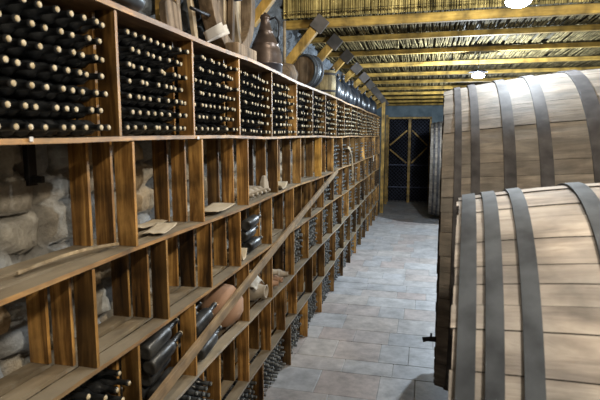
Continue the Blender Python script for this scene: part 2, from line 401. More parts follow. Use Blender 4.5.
# dividers
XD = [(-1.603, -1.486), (-1.741, -1.622), (-1.882, -1.762)]
DIV = {
 0: [.6, 1.42, 2.27, 3.10, 3.97, 4.88, 5.90, 6.80, 7.72, 8.72, 9.63],
 1: [.5, 1.30, 2.37, 3.23, 4.15, 5.08, 6.10, 7.43, 8.45, 9.4, 10.3],
 2: [.6, 1.25, 1.99, 2.69, 3.34, 3.95, 4.85, 5.75, 6.7, 7.6, 8.5, 9.4, 10.3],
 3: [.6, 1.45, 2.34, 3.04, 4.14, 4.85, 5.75, 6.55, 7.5, 8.4, 9.4, 10.3],
 4: [.6, 1.5, 2.4, 3.44, 4.10, 4.79, 5.35, 5.89, 6.8, 7.7, 8.7, 9.7, 10.6],
 5: [.6, 1.6, 2.6, 3.55, 4.51, 5.59, 6.50, 7.49, 8.6, 9.65, 10.69]}
for k in DIV:
    y = DIV[k][-1]
    while y + .98 < YE - .3: y += .95; DIV[k].append(round(y, 2))
    DIV[k].append(YE - .03)
boards = []
for k, ys in DIV.items():
    for y in ys:
        for si, (xa, xb) in enumerate(XD):
            boards.append((k, y, si, xa, xb))
def visscore(y, z):
    u = 1.5 / max(y, .1)
    if y < 1.45: return 99 + (1.6 - y)
    # cut by the bottom of the frame
    if (2.67 - z) / y > .52: return 60 + y
    return y
boards.sort(key=lambda q: visscore(q[1], LV[q[0]] - .3))
rest = new_bm(); rb = random.Random(5)
for n, (k, y, si, xa, xb) in enumerate(boards):
    zt = LV[k] + sag(y, k) - .028 - (0.0 if k else -.02) - si * .006 * (k > 1)
    zb = (LV[k + 1] + sag(y, k + 1) + .001 - si * .006 * (k + 1 > 1)) if k < 5 else FL + .002
    if k == 0: zt = LV[0] + sag(y, 0) - .006
    w = .011; dy = rb.uniform(-.008, .008); tw = rb.uniform(0, .008)
    mt = Matrix.Translation((0, dy, 0))
    bm = rest if n >= 100 else new_bm()
    x0, y0_, z0 = R((xa + tw, y - w, zb)); x1, y1_, z1 = R((xb - .004, y + w, zt))
    if n >= 100: box(bm, x0, x1, y0_ + dy, y1_ + dy, z0, z1, 0, 1)
    else:
        mid = ((x0 + x1) / 2, (y0_ + y1_) / 2 + dy, z0)
        box(bm, x0 - mid[0], x1 - mid[0], -w, w, 0, z1 - z0, 0, 1)
        yel = (k == 1 and abs(y - 7.43) < .01 and si == 0)
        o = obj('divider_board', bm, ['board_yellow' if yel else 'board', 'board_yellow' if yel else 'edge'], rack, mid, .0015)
        if yel: o['label'] = 'fresh yellow divider board'
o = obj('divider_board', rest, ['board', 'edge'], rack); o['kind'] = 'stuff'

# the long loose plank leaning across the lower tiers
def stick(name, a, b_, w, th, m, label, cat, bevel=.003):
    a = Vector(a); b_ = Vector(b_); d = b_ - a; L = d.length
    q = Vector((1, 0, 0)).rotation_difference(d)
    bm = new_bm(); n = 8
    ring = []
    for i in range(n + 1):
        x = L * i / n; zz = -.02 * math.sin(PI * i / n)
        ring.append([bm.verts.new((x, yy, z + zz)) for yy, z in ((-th / 2, -w / 2), (th / 2, -w / 2), (th / 2, w / 2), (-th / 2, w / 2))])
    for i in range(n):
        for j in range(4): bm.faces.new((ring[i][j], ring[i][(j + 1) % 4], ring[i + 1][(j + 1) % 4], ring[i + 1][j]))
    bm.faces.new(ring[0]); bm.faces.new(ring[-1])
    o = obj(name, bm, m, loc=a, bevel=bevel)
    # keep the plank's broad side facing the aisle
    ex = d.normalized(); ey = Vector((1, 0, 0)); ez = ex.cross(ey).normalized(); ey = ez.cross(ex)
    o.rotation_euler = Matrix((ex, ey, ez)).transposed().to_euler()
    return tag(o, label, cat)
stick('leaning_plank', (-1.470, 1.9, 1.06), (-1.470, 8.75, 2.065), .075, .03, 'plank', 'long loose plank leaning slantwise across the front of the lower tiers', 'plank')
stick('inner_plank', (-1.75, 4.98, 1.63), (-1.75, 5.66, 1.9), .05, .03, 'plank', 'short plank slanting inside the rack behind the long leaning plank', 'plank')

# ------------------------------------------------------------------ bottles
def bottle_bm(seg, L=.31, r=.0385, dusty=False, detail=True):
    """lying along x with its mouth at x=0, base at x=-L"""
    bm = new_bm()
    nk = .0145
    if detail:
        prof = [(-L + .012, 0), (-L, .6 * r), (-L, .85 * r), (-L + .006, r), (-L * .42, r), (-L * .36, .93 * r), (-L * .30, .6 * r), (-L * .26, nk * 1.15), (-.02, nk), (-.018, nk * 1.14), (-.008, nk * 1.14), (-.006, nk), (-.002, nk), (-.002, 0)]
    else:
        prof = [(-L * .8, r), (-L * .42, r), (-L * .31, .6 * r), (-L * .26, nk * 1.1), (-.003, nk * 1.05)]
    lathe(bm, prof, seg, 'x')
    return bm
def cork_bm(seg, mi=0, bm=None):
    bm = bm or new_bm()
    lathe(bm, [(-.006, .0115), (-.001, .0122), (.001, .0115), (.0015, 0)], seg, 'x', mi)
    return bm
protos = {}
def make_bottle(kind):
    root = bpy.data.objects.new('wine_bottle', None); col.objects.link(root); root.empty_display_size = .03
    obj('glass_body', bottle_bm(16), 'glass', root)
    if kind == 'cork':
        obj('cork', cork_bm(12), 'cork', root)
    else:
        bm = new_bm(); lathe(bm, [(-.075, .0162), (-.004, .0162), (.002, .015), (.002, .009)], 12, 'x', 0); lathe(bm, [(.0022, .0095), (.0028, 0)], 12, 'x', 1)
        obj('foil_capsule', bm, ['foil', 'foil_tip'], root)
    return root
def copy_tree(o, parent=None):
    c = o.copy(); col.objects.link(c)
    if parent: c.parent = parent
    for ch in list(o.children): copy_tree(ch, c)
    return c
rg = random.Random(21)
def RCf(k, y): return .022 if (k == 4 and y < 3.6) or (k == 3 and y < 2.4) else RC[k]
RC = {0: .0, 1: .05, 2: .06, 3: .07, 4: .07, 5: .06}
slots = []                                    # (level, bay index, row from bottom, place, y, z, kind)
DY, DZ, RB = .083, .0805, .0385
def fill(k, bi, ya, yb, kind, rows, keep=1.0, zjit=0):
    usable = (yb - .011) - (ya + .011) - 2 * .006 - 2 * RB
    n = int(usable / DY) + 1
    base = LV[k + 1] + .004 if k < 5 else FL + .003
    for r in range(rows):
        m = n if r % 2 == 0 else n - 1
        if rg.random() < .25 and r > rows - 2: m -= rg.randint(1, 3)
        st = ya + .011 + .006 + RB + (usable - (n - 1) * DY) / 2 + (0 if r % 2 == 0 else DY / 2)
        for q in range(m):
            if rg.random() > keep: continue
            y = st + q * DY + rg.uniform(-.002, .002)
            zz = base + RB + r * (DZ if k == 0 else .0735) + sag(y, k + 1) + .003
            slots.append((k, bi, r, q, m, y, zz, kind, rg.uniform(-.028, .012), rg.uniform(-.006, .006)))
for k, ys in DIV.items():
    for bi in range(len(ys) - 1):
        ya, yb = ys[bi], ys[bi + 1]
        if yb < 1.5: continue
        if k == 0: fill(k, bi, ya, yb, 'cork', 7)
        if k == 1 and ya > 8.3: fill(k, bi, ya, yb, 'foil', 6)
        if k == 2 and ya > 7.5: fill(k, bi, ya, yb, 'foil', 5)
        if k == 3 and (ya > 5.6): fill(k, bi, ya, yb, 'foil', 6)
        if k == 3 and ya < 2 and yb > 2: fill(k, bi, ya, yb, 'cork', 6, .85)
        if k == 4 and (ya > 7.6 or (ya > 1.4 and yb < 3.5)): fill(k, bi, ya, yb, 'foil', 6)
        if k == 5 and ya > 3.5: fill(k, bi, ya, yb, 'foil', 6)
import collections
def inview(y, z):
    if y < 1.50: return False
    return (2.67 - z) / (y * 1.0) < .62
def score(s):
    y, z = s[5], s[6]
    return y if inview(y, z) else 100 + y
slots.sort(key=score)
TIER = {0: 'top tier', 1: 'second tier', 2: 'third tier', 3: 'fourth tier', 4: 'fifth tier', 5: 'bottom tier'}
BOT_N = 276
ind = slots[:BOT_N]; restb = slots[BOT_N:]
bays = collections.defaultdict(set)
for s in ind: bays[s[0]].add(s[1])
proto = {'cork': make_bottle('cork'), 'foil': make_bottle('foil')}
used = {'cork': False, 'foil': False}
for s in ind:
    k, bi, r, q, m, y, z, kind, dx, tl = s
    if not used[kind]: o = proto[kind]; used[kind] = True
    else: o = copy_tree(proto[kind])
    o.location = (-1.488 - RCf(k, y) + dx, y, z); o.rotation_euler = (rg.uniform(0, 6), 0, tl)
    bo = sorted(bays[k]).index(bi) + 1
    bay = 'nearest' if bo == 1 else ORD[bo] + ' nearest'
    desc = 'cork-stopped dark wine bottle' if kind == 'cork' else 'dark foil-capped wine bottle'
    o['label'] = '%s, %s from far end, %s row up, %s %s bay' % (desc, ORD[m - q], ORD[r + 1], bay, TIER[k])
    o['category'] = 'bottle'
    o['group'] = 'wine bottles lying in the %s of the rack' % TIER[k]
# every further bottle
bm = new_bm()
tmpl = {}
for kind in ('cork', 'foil'):
    for det in (10, 7):
        b0 = bottle_bm(det, detail=False)
        if kind == 'cork': lathe(b0, [(-.004, .0152), (.001, .0125), (.0025, 0)], det, 'x', 1)
        else: lathe(b0, [(-.08, .0168), (-.003, .0165), (.001, .012)], det, 'x', 2); lathe(b0, [(.001, .0125), (.0015, 0)], det, 'x', 3)
        vs = [v.co.copy() for v in b0.verts]; b0.verts.index_update()
        fs = [([v.index for v in f.verts], f.material_index) for f in b0.faces]; b0.free()
        tmpl[(kind, det)] = (vs, fs)
VV = []; FF = []; MI = []
for s in restb:
    k, bi, r, q, m, y, z, kind, dx, tl = s
    if y < 1.5 or (2.67 - z) / y > .75: continue
    vs, fs = tmpl[(kind, 10 if y < 8 else 7)]
    b0 = len(VV)
    for v in vs: VV.append((v.x - 1.488 - RCf(k, y) + dx * 1.5, v.y + y, v.z + z))
    for f, mi in fs: FF.append([i + b0 for i in f]); MI.append(mi)
bm.free()
me = bpy.data.meshes.new('wine_bottles'); me.from_pydata(VV, [], FF)
for q in ('glass', 'cork', 'foil', 'foil_tip'): me.materials.append(M[q])
me.polygons.foreach_set('material_index', MI); me.polygons.foreach_set('use_smooth', [True] * len(FF)); me.update()
o = bpy.data.objects.new('wine_bottles', me); col.objects.link(o)
tag(o, 'farther and smaller dark wine bottles filling the rest of the rack', 'bottles', kind='stuff')

# big dusty bottles lying lengthwise
def big_bottle(loc, rot, label, group, first=[None]):
    if first[0] is None:
        root = bpy.data.objects.new('dusty_bottle', None); col.objects.link(root)
        bm = new_bm(); r = .052; L = .40
        lathe(bm, [(-L + .015, 0), (-L, .6 * r), (-L, .85 * r), (-L + .01, r), (-L * .45, r), (-L * .38, .94 * r), (-L * .31, .62 * r), (-L * .27, .021), (-.03, .018), (-.028, .021), (-.012, .021), (-.01, .018), (0, .018), (0, 0)], 20, 'x')
        obj('glass_body', bm, 'glass_dusty', root)
        bm = new_bm(); lathe(bm, [(-.004, .016), (.008, .0165), (.01, .015), (.0105, 0)], 12, 'x'); obj('cork', bm, 'cork', root)
        first[0] = root; o = root
    else: o = copy_tree(first[0])
    o.location = loc; o.rotation_euler = rot
    tag(o, label, 'bottle', group)
    return o
g = 'large dusty bottles lying lengthwise'
# direction: neck towards +y (far) ; rotation about z by 90deg turns +x to +y
def lay(x, y, z, back, tilt, label): big_bottle((x, y, z), (0, -math.radians(tilt), math.radians(-90 if back else 90)), label, g)
for (x, y, z, bk, ti, lb) in [
  (-1.56, 2.98, 1.075, 0, 3, 'large dusty black bottle at the very front, bottom layer, left dusty bay'),
  (-1.68, 2.96, 1.075, 0, 3, 'large dusty black bottle in the middle, bottom layer, left dusty bay'),
  (-1.80, 2.97, 1.075, 0, 3, 'large dusty black bottle at the back, bottom layer, left dusty bay'),
  (-1.61, 2.97, 1.175, 0, 4, 'large dusty black bottle in front, second layer, left dusty bay'),
  (-1.74, 2.95, 1.180, 0, 4, 'large dusty black bottle behind, second layer, left dusty bay'),
  (-1.55, 2.93, 1.275, 0, 5, 'large dusty black bottle in front, top layer, left dusty bay'),
  (-1.68, 2.97, 1.28, 0, 5, 'large dusty black bottle behind, top layer, left dusty bay'),
  (-1.80, 2.93, 1.385, 0, 5, 'large dusty black bottle topmost against the wall, left dusty bay'),
  (-1.56, 2.90, 1.380, 0, 3, 'large dusty black bottle lying highest at the front, left dusty bay'),
  (-1.55, 3.66, 1.075, 0, 3, 'large dusty bottle at the front, bottom layer, bay beside round clay pot'),
  (-1.67, 3.66, 1.075, 0, 3, 'large dusty bottle at the back, bottom layer, bay beside round clay pot'),
  (-1.60, 3.68, 1.18, 0, 5, 'large dusty bottle in front, second layer, bay beside round clay pot'),
  (-1.72, 3.66, 1.185, 0, 5, 'large dusty bottle behind, second layer, bay beside round clay pot'),
  (-1.55, 3.64, 1.285, 0, 6, 'large dusty bottle on top in front, bay beside round clay pot'),
  (-1.67, 3.62, 1.29, 0, 6, 'large dusty bottle on top behind, bay beside round clay pot'),
  (-1.56, 4.70, 1.635, 0, 2, 'large dark bottle at the front, bottom layer, third tier behind leaning plank'),
  (-1.68, 4.70, 1.635, 0, 2, 'large dark bottle at the back, bottom layer, third tier behind leaning plank'),
  (-1.60, 4.68, 1.735, 0, 4, 'large dark bottle in front, second layer, third tier behind leaning plank'),
  (-1.72, 4.68, 1.74, 0, 4, 'large dark bottle behind, second layer, third tier behind leaning plank'),
  (-1.56, 4.66, 1.85, 0, 4, 'large dark bottle topmost of pile, third tier behind leaning plank')]:
    if 3.5 < y < 3.8: y -= .06 if z < 1.1 else .13
    dz_ = .042 if ti > 0 else 0
    lay(x, y, z + .025 + dz_ * (y < 4) + (.012 if 1.15 < z < 1.5 else .01 if z > 1.7 else 0) - (.012 if z > 1.38 and z < 1.5 else 0), bk, 8.5 if y < 4 else ti, lb)
# small grey dusty bottles in the second tier beyond the papers
def mini(i, lb, first=[None]):
    if first[0] is None:
        bm = new_bm(); bm.free(); bm = bottle_bm(14, .30, .037)
        o = obj('dusty_bottle_small', bm, 'clay_pale'); o.name = 'dusty_bottle'; first[0] = o
    else:
        o = first[0].copy(); col.objects.link(o)
    o.location = (-1.50, 4.33 + i * .125, 2.07 + .045 + .012); o.rotation_euler = (0, 0, .12 - .05 * i)
    tag(o, lb, 'bottle', 'grey dusty bottles on the second tier')
for i in range(5): mini(i, 'grey dusty bottle lying on second tier, %s of five counting from the near end' % ORD[i + 1])

# ------------------------------------------------------------------ things kept in the rack
bm = new_bm(); lathe(bm, [(-.185, 0), (-.18, .06), (-.145, .125), (-.06, .18), (.01, .188), (.09, .168), (.15, .11), (.175, .06), (.18, .05), (.198, .055), (.193, .03), (.16, 0)], 40, 'z', mtx=Matrix.Rotation(math.radians(-35), 4, 'Y'))
tag(obj('clay_pot', bm, 'clay', loc=(-1.655, 3.90, 1.003 + .215)), 'round terracotta pot lying behind the leaning plank on the fourth tier', 'pot')
t = thing('clay_jar', 'pale clay jar lying on its side with white cloth on top, fourth tier', 'jar', (-1.66, 4.66, 1.115))
bm = new_bm(); lathe(bm, [(-.2, 0), (-.19, .08), (-.1, .105), (.04, .1), (.1, .07), (.15, .062), (.165, .07), (.165, .052), (.1, .05), (.04, .07), (.0, 0)], 28, 'x'); obj('jar_body', bm, 'clay_pale', t)
bm = new_bm(); 
pts = []
n = 14
for i in range(n + 1):
    row = []
    for j in range(n + 1):
        u = i / n * 2 - 1; v = j / n * 2 - 1
        rr = math.hypot(u, v); zz = .118 + .09 * math.exp(-rr * rr * 1.6) - .10 * max(0, rr - .75) + .03 * noise.noise(Vector((u * 2.3, v * 2.3, 4)))
        row.append(bm.verts.new((u * .13, v * .13, zz)))
    pts.append(row)
for i in range(n):
    for j in range(n): f = bm.faces.new((pts[i][j], pts[i + 1][j], pts[i + 1][j + 1], pts[i][j + 1])); f.smooth = True
o = obj('white_cloth', bm, 'cloth', loc=(-1.68, 4.64, 1.115)); so = o.modifiers.new('s', 'SOLIDIFY'); so.thickness = .01
tag(o, 'crumpled white cloth draped over the pale clay jar', 'cloth')
def claybottle(x, y, z, rot, lb, m='clay'):
    bm = new_bm(); lathe(bm, [(-.15, 0), (-.15, .045), (-.13, .055), (0, .055), (.05, .03), (.09, .024), (.1, .032), (.1, .018), (.04, 0)], 18, 'x')
    tag(obj('clay_bottle', bm, m, loc=(x, y, z)), lb, 'bottle', 'small clay bottles beyond the clay jar').rotation_euler = rot
claybottle(-1.60, 5.10, 1.062, (0, 0, .3), 'small terracotta bottle lying low beyond the pale clay jar')
claybottle(-1.60, 5.28, 1.064, (0, 0, -.2), 'small terracotta bottle lying low, farthest beyond the clay jar')
claybottle(-1.62, 5.19, 1.162, (0, 0, .1), 'small clay bottle on top of the two lying terracotta bottles', 'clay_pale')
claybottle(-1.60, 5.50, 1.062, (0, 0, .2), 'lone pale clay bottle between two upright boards, fourth tier', 'clay_pale')

def sheet(name, loc, sx, sy, rz, m, lb, cat, curl=.03, lift=0, seed=0):
    bm = new_bm(); n = 10; rows = []
    for i in range(n + 1):
        rows.append([])
        for j in range(n + 1):
            u = i / n - .5; v = j / n - .5
            z = curl * (max(0, abs(v) - .2) ** 1.5) * 4 + .006 * noise.noise(Vector((u * 4, v * 4, seed))) + .006
            rows[-1].append(bm.verts.new((u * sx, v * sy, z)))
    for i in range(n):
        for j in range(n): f = bm.faces.new((rows[i][j], rows[i + 1][j], rows[i + 1][j + 1], rows[i][j + 1])); f.smooth = True
    o = obj(name, bm, m, loc=loc); o.rotation_euler = (0, 0, rz)
    s = o.modifiers.new('s', 'SOLIDIFY'); s.thickness = .002
    return tag(o, lb, cat)
sheet('paper_sheet', (-1.60, 2.80, 2.082), .14, .36, .25, 'oldpaper', 'yellowed curled paper sheet on second tier, nearest of the papers', 'paper', .015)
sheet('paper_sheet', (-1.76, 2.92, 2.082), .12, .3, -.1, 'oldpaper', 'yellowed paper lying behind the nearest curled sheet', 'paper', .015, seed=3)
sheet('cardboard_piece', (-1.62, 3.72, 2.085), .2, .5, .1, 'oldpaper', 'flat tan cardboard piece on the second tier between two dividers', 'cardboard', .015, seed=5)
sheet('paper_sheet', (-1.60, 5.4, 2.083), .18, .45, .1, 'oldpaper', 'pale paper on the second tier beyond the grey dusty bottles', 'paper', .08, seed=8)
sheet('paper_sheet', (-1.60, 4.12, 1.572), .15, .2, .1, 'oldpaper', 'pale crumpled paper on the third tier behind the leaning plank', 'paper', .12, seed=9)
stick('thin_stick', (-1.66, 1.72, 2.092), (-1.58, 2.33, 2.095), .014, .014, 'pale_wood', 'thin pale stick lying on the second tier in front of stones', 'stick', .002)
bm = new_bm(); lathe(bm, [(0, 0), (0, .062), (.1, .05), (.17, .03), (.175, 0)], 5, smooth=False)
tag(obj('wood_offcut', bm, 'clay_pale', loc=(-1.62, 5.005, 2.085), bevel=.01), 'grey tapering wood offcut standing beside the grey dusty bottles', 'offcut')
# black iron bracket on the wall
t = thing('iron_bracket', 'black iron bracket fixed on the stone wall, nearest second tier bay', 'bracket', (-1.925, 2.13, 2.42))
bm = new_bm(); box(bm, -.02, .012, -.028, .028, 0, .24); obj('back_plate', bm, 'iron', t, bevel=.004)
bm = new_bm(); box(bm, .0, .07, -.012, .012, .015, .05); obj('hook', bm, 'iron', t, bevel=.004)
# small white tag on the second shelf edge
bm = new_bm(); box(bm, 0, .003, -.009, .009, -.009, .009)
tag(obj('price_tag', bm, 'paper', loc=(-1.4865, 1.655, LV[1] - .012), bevel=0), 'small blank white tag stuck on the shelf edge under the top bottles', 'tag')
bm = new_bm(); box(bm, 0, .003, -.015, .015, -.009, .009)
tag(obj('shelf_tag', bm, 'paper', loc=(-1.4865, 3.15, LV[1] - .012)), 'small white tag farther along the same shelf edge', 'tag')
bm = new_bm(); box(bm, 0, .004, -.05, .05, -.09, .09)
tag(obj('paper_card', bm, 'paper', loc=(-1.478, 15.4, 2.0)), 'white card hanging at the far end of the rack', 'card')

# arched board at the far section
bm = new_bm(); n = 14; prev = None
for i in range(n + 1):
    a = PI / 2 * i / n; y = .0 + .85 * math.sin(a); z = .75 * math.cos(a)
    cur = [bm.verts.new((xx, y * s, z * s)) for xx in (-.012, .012) for s in (1.0, .93)]
    if prev:
        for (p, q) in ((0, 1), (1, 3), (3, 2), (2, 0)): bm.faces.new((prev[p], prev[q], cur[q], cur[p]))
    else: bm.faces.new((cur[0], cur[1], cur[3], cur[2]))
    prev = cur
bm.faces.new((prev[0], prev[1], prev[3], prev[2]))
tag(obj('arched_strip', bm, 'pale_wood', loc=(-1.472, 9.95, 1.72)), 'curved grey strip bent across the far part of the rack', 'strip')

# ------------------------------------------------------------------ things on the rack top
ZT = 3.342
t = thing('metal_drum', 'dusty black metal drum standing on the rack above the first bays', 'drum', (-1.675, 2.40, ZT))
bm = new_bm(); lathe(bm, [(0, 0), (0, .2), (.02, .225), (.04, .235), (.045, .228), (.3, .235), (.305, .243), (.325, .243), (.33, .235), (.6, .232), (.62, .215), (.62, 0)], 40); obj('drum_body', bm, 'drum', t)
bm = new_bm(); lathe(bm, [(.60, .236), (.6, .248), (.63, .248), (.63, .236)], 40); obj('rim', bm, 'iron', t)
# rough boards leaning on the wall
def slab(x, y, w, h, th, lean, m, lb, name='weathered_board', roll=0):
    bm = new_bm(); n = 8; rings = []
    for i in range(n + 1):
        z = h * i / n; e = .03 * noise.noise(Vector((z * 3, x * 7, y * 5))); ww = w * (1 + .25 * noise.noise(Vector((z * 4, y * 9, 1))))
        if i == n: ww *= .6
        rings.append([bm.verts.new((a, b_ + e, z)) for a, b_ in ((-th / 2, -ww / 2), (th / 2, -ww / 2), (th / 2, ww / 2), (-th / 2, ww / 2))])
    for i in range(n):
        for j in range(4): bm.faces.new((rings[i][j], rings[i][(j + 1) % 4], rings[i + 1][(j + 1) % 4], rings[i + 1][j]))
    bm.faces.new(rings[0]); bm.faces.new(rings[-1])
    o = obj(name, bm, m, loc=(x, y, ZT), bevel=.006); o.rotation_euler = (roll, -lean, 0)
    tag(o, lb, 'board', 'weathered boards leaning on the rack top'); return o
slab(-1.72, 3.28, .17, .26, .05, .12, 'old_wood', 'short brown weathered board leaning beside the yellow post')
slab(-1.78, 3.50, .07, .42, .04, .1, 'old_wood', 'narrow dark weathered board between yellow post and white paper', roll=-.1)
slab(-1.80, 3.84, .06, .46, .035, .1, 'pale_wood', 'narrow pale weathered board just left of the large wheel', roll=.06)
bm = new_bm(); tube(bm, [(0, 0, 0), (0, .33, .02)], .014, 8)
tag(obj('iron_rod', bm, 'iron', loc=(-1.72, 3.58, 3.62)), 'black iron rod running into the left rim of the old wheel', 'rod')
o = sheet('white_paper', (-1.60, 3.60, ZT + .03), .07, .09, .2, 'paper', 'white paper sheet standing bent at the foot of the old wheel', 'paper', .25, seed=2)
o.rotation_euler = (.1, 1.2, .1); o.location = (-1.56, 3.47, ZT + .034)
# old wooden wheel
t = thing('cartwheel', 'large old wooden wheel standing on the rack against the wall', 'wheel', (-1.74, 4.40, ZT))
bm = new_bm(); Rw = .56; czw = .60
lathe(bm, [(-.06, Rw - .12), (.06, Rw - .12), (.06, Rw), (-.06, Rw), (-.06, Rw - .12)], 40, 'x', off=(0, 0, czw), smooth=False); obj('rim', bm, 'old_wood', t, bevel=.008)
for i, yy in enumerate((-.30, -.16, -.02, .13, .28)):
    hh = math.sqrt(max(.02, (Rw - .12) ** 2 - yy * yy))
    bm = new_bm(); box(bm, -.045 - .01 * (i % 2), -.015, yy - .062, yy + .062, czw - hh, czw + hh)
    obj('plank', bm, 'pale_wood' if i % 2 == 0 else 'old_wood', t, bevel=.006)
bm = new_bm(); box(bm, .0, .05, -.03, .03, -.44, .44, mtx=Matrix.Translation((0, 0, czw)) @ Matrix.Rotation(.35, 4, 'X')); obj('spoke', bm, 'pale_wood', t, bevel=.006)
bm = new_bm(); box(bm, .0, .05, -.03, .03, -.44, .44, mtx=Matrix.Translation((.002, 0, czw)) @ Matrix.Rotation(-.1, 4, 'X')); obj('spoke', bm, 'old_wood', t, bevel=.006)
bm = new_bm(); lathe(bm, [(-.06, 0), (-.06, .08), (.11, .07), (.11, 0)], 20, 'x', off=(0, 0, czw)); obj('hub', bm, 'iron', t)
bm = new_bm(); box(bm, -.06, .06, -.24, .24, 0, .1)
tag(obj('wooden_block', bm, 'old_wood', loc=(-1.57, 4.25, ZT), bevel=.012), 'rough wooden block lying at the foot of the old wheel', 'block')
# copper jug
t = thing('copper_jug', 'tall aged copper jug with narrow neck and curved handle on rack top', 'jug', (-1.70, 5.34, ZT)); t.rotation_euler = (0, 0, -1.3); t.scale = (1.05, 1.05, .92)
bm = new_bm(); lathe(bm, [(0, 0), (0, .165), (.01, .172), (.10, .175), (.105, .180), (.115, .175), (.21, .17), (.27, .155), (.33, .135), (.335, .139), (.345, .132), (.42, .10), (.48, .075), (.485, .08), (.495, .072), (.56, .052), (.62, .045), (.63, .052), (.65, .054), (.66, .04), (.66, .0)], 36, mis=[1, 1, 1, 1] + [0] * 20); obj('jug_body', bm, ['copper', 'copper_low'], t)
bm = new_bm(); tube(bm, [(.0, .045, .62), (.0, .10, .65), (0, .14, .60), (0, .145, .52), (0, .135, .42), (0, .13, .355)], .012, 8); obj('handle', bm, 'iron', t)
bm = new_bm(); lathe(bm, [(.655, .05), (.67, .045), (.685, .02), (.70, .012), (.705, 0)], 20); obj('lid', bm, 'copper', t)
# dark bundle
bm = new_bm(); bmesh.ops.create_icosphere(bm, subdivisions=4, radius=.16)
for v in bm.verts:
    n_ = noise.noise(v.co * 9); v.co *= 1 + .22 * n_; v.co.z *= .85; v.co.y *= 1.5
    if v.co.z < -.10: v.co.z = -.10
for f in bm.faces: f.smooth = True
tag(obj('cloth_sack', bm, 'old_wood', loc=(-1.72, 6.25, ZT + .10)), 'lumpy dark brown sack between the copper jug and the small cask', 'sack')
# small cask, head towards the aisle
t = thing('small_cask', 'small cask lying on the rack top with its round dark head showing', 'cask', (-1.63, 7.05, ZT + .235))
t.rotation_euler = (0, 0, math.radians(-114))
bm = new_bm(); lathe(bm, [(-.1, 0), (-.1, .215), (0, .228), (.09, .222), (.1, .215), (.1, .2), (.075, .198)], 40, 'x'); obj('cask_body', bm, 'drum', t)
bm = new_bm(); lathe(bm, [(.076, .199), (.076, 0)], 40, 'x'); obj('head', bm, 'old_wood', t)
for xa in (-.07, .05):
    rr = .225
    bm = new_bm(); lathe(bm, [(xa - .015, rr - .004), (xa - .015, rr + .007), (xa + .02, rr + .006), (xa + .02, rr - .004)], 40, 'x'); obj('hoop', bm, 'hoop', t)
# pale standing cask
t = thing('pale_cask', 'pale standing wooden cask with dark bands beyond the small cask', 'cask', (-1.68, 8.55, ZT))
bm = new_bm(); 
for kk in range(18):
    a0 = 2 * PI * kk / 18; a1 = 2 * PI * (kk + .94) / 18
    lathe(bm, [(0, .17), (0, .19), (.2, .205), (.42, .185), (.42, .165)], 3, a0=a0, a1=a1)
obj('staves', bm, 'wicker', t)
bm = new_bm(); lathe(bm, [(.39, .17), (.39, 0)], 24); obj('lid', bm, 'old_wood', t)
for zz, rr in ((.06, .196), (.34, .194)):
    bm = new_bm(); lathe(bm, [(zz, rr), (zz, rr + .008), (zz + .035, rr + .008), (zz + .035, rr)], 30); obj('hoop', bm, 'hoop_old', t)
# demijohns in a row
JY = [9.35, 9.95, 10.6, 11.3, 12.0, 12.75, 13.5, 14.3, 15.1, 16.0]
def demijohn(i, y, first=[None]):
    if first[0] is None:
        o = bpy.data.objects.new('glass_demijohn', None); col.objects.link(o)
        bm = new_bm(); lathe(bm, [(0, 0), (0, .15), (.02, .175), (.18, .185), (.28, .175), (.36, .13), (.41, .06), (.44, .04), (.52, .036), (.525, .046), (.545, .046), (.55, .03), (.55, 0)], 28); obj('glass_body', bm, 'jar_glass', o)
        bm = new_bm(); lathe(bm, [(.55, .03), (.58, .032), (.58, 0)], 14); obj('stopper', bm, 'old_wood', o)
        first[0] = o
    else: o = copy_tree(first[0])
    o.location = (-1.68 + .02 * math.sin(i * 3), y, ZT + .01); s = [1, .9, 1.05, .95, 1.1][i % 5]; o.scale = (s * .95, s * .95, s)
    tag(o, 'black glass demijohn on the rack top, %s beyond the pale cask' % ORD[i + 1], 'demijohn', 'demijohns in a row on the rack top')
for i, y in enumerate(JY): demijohn(i, y)

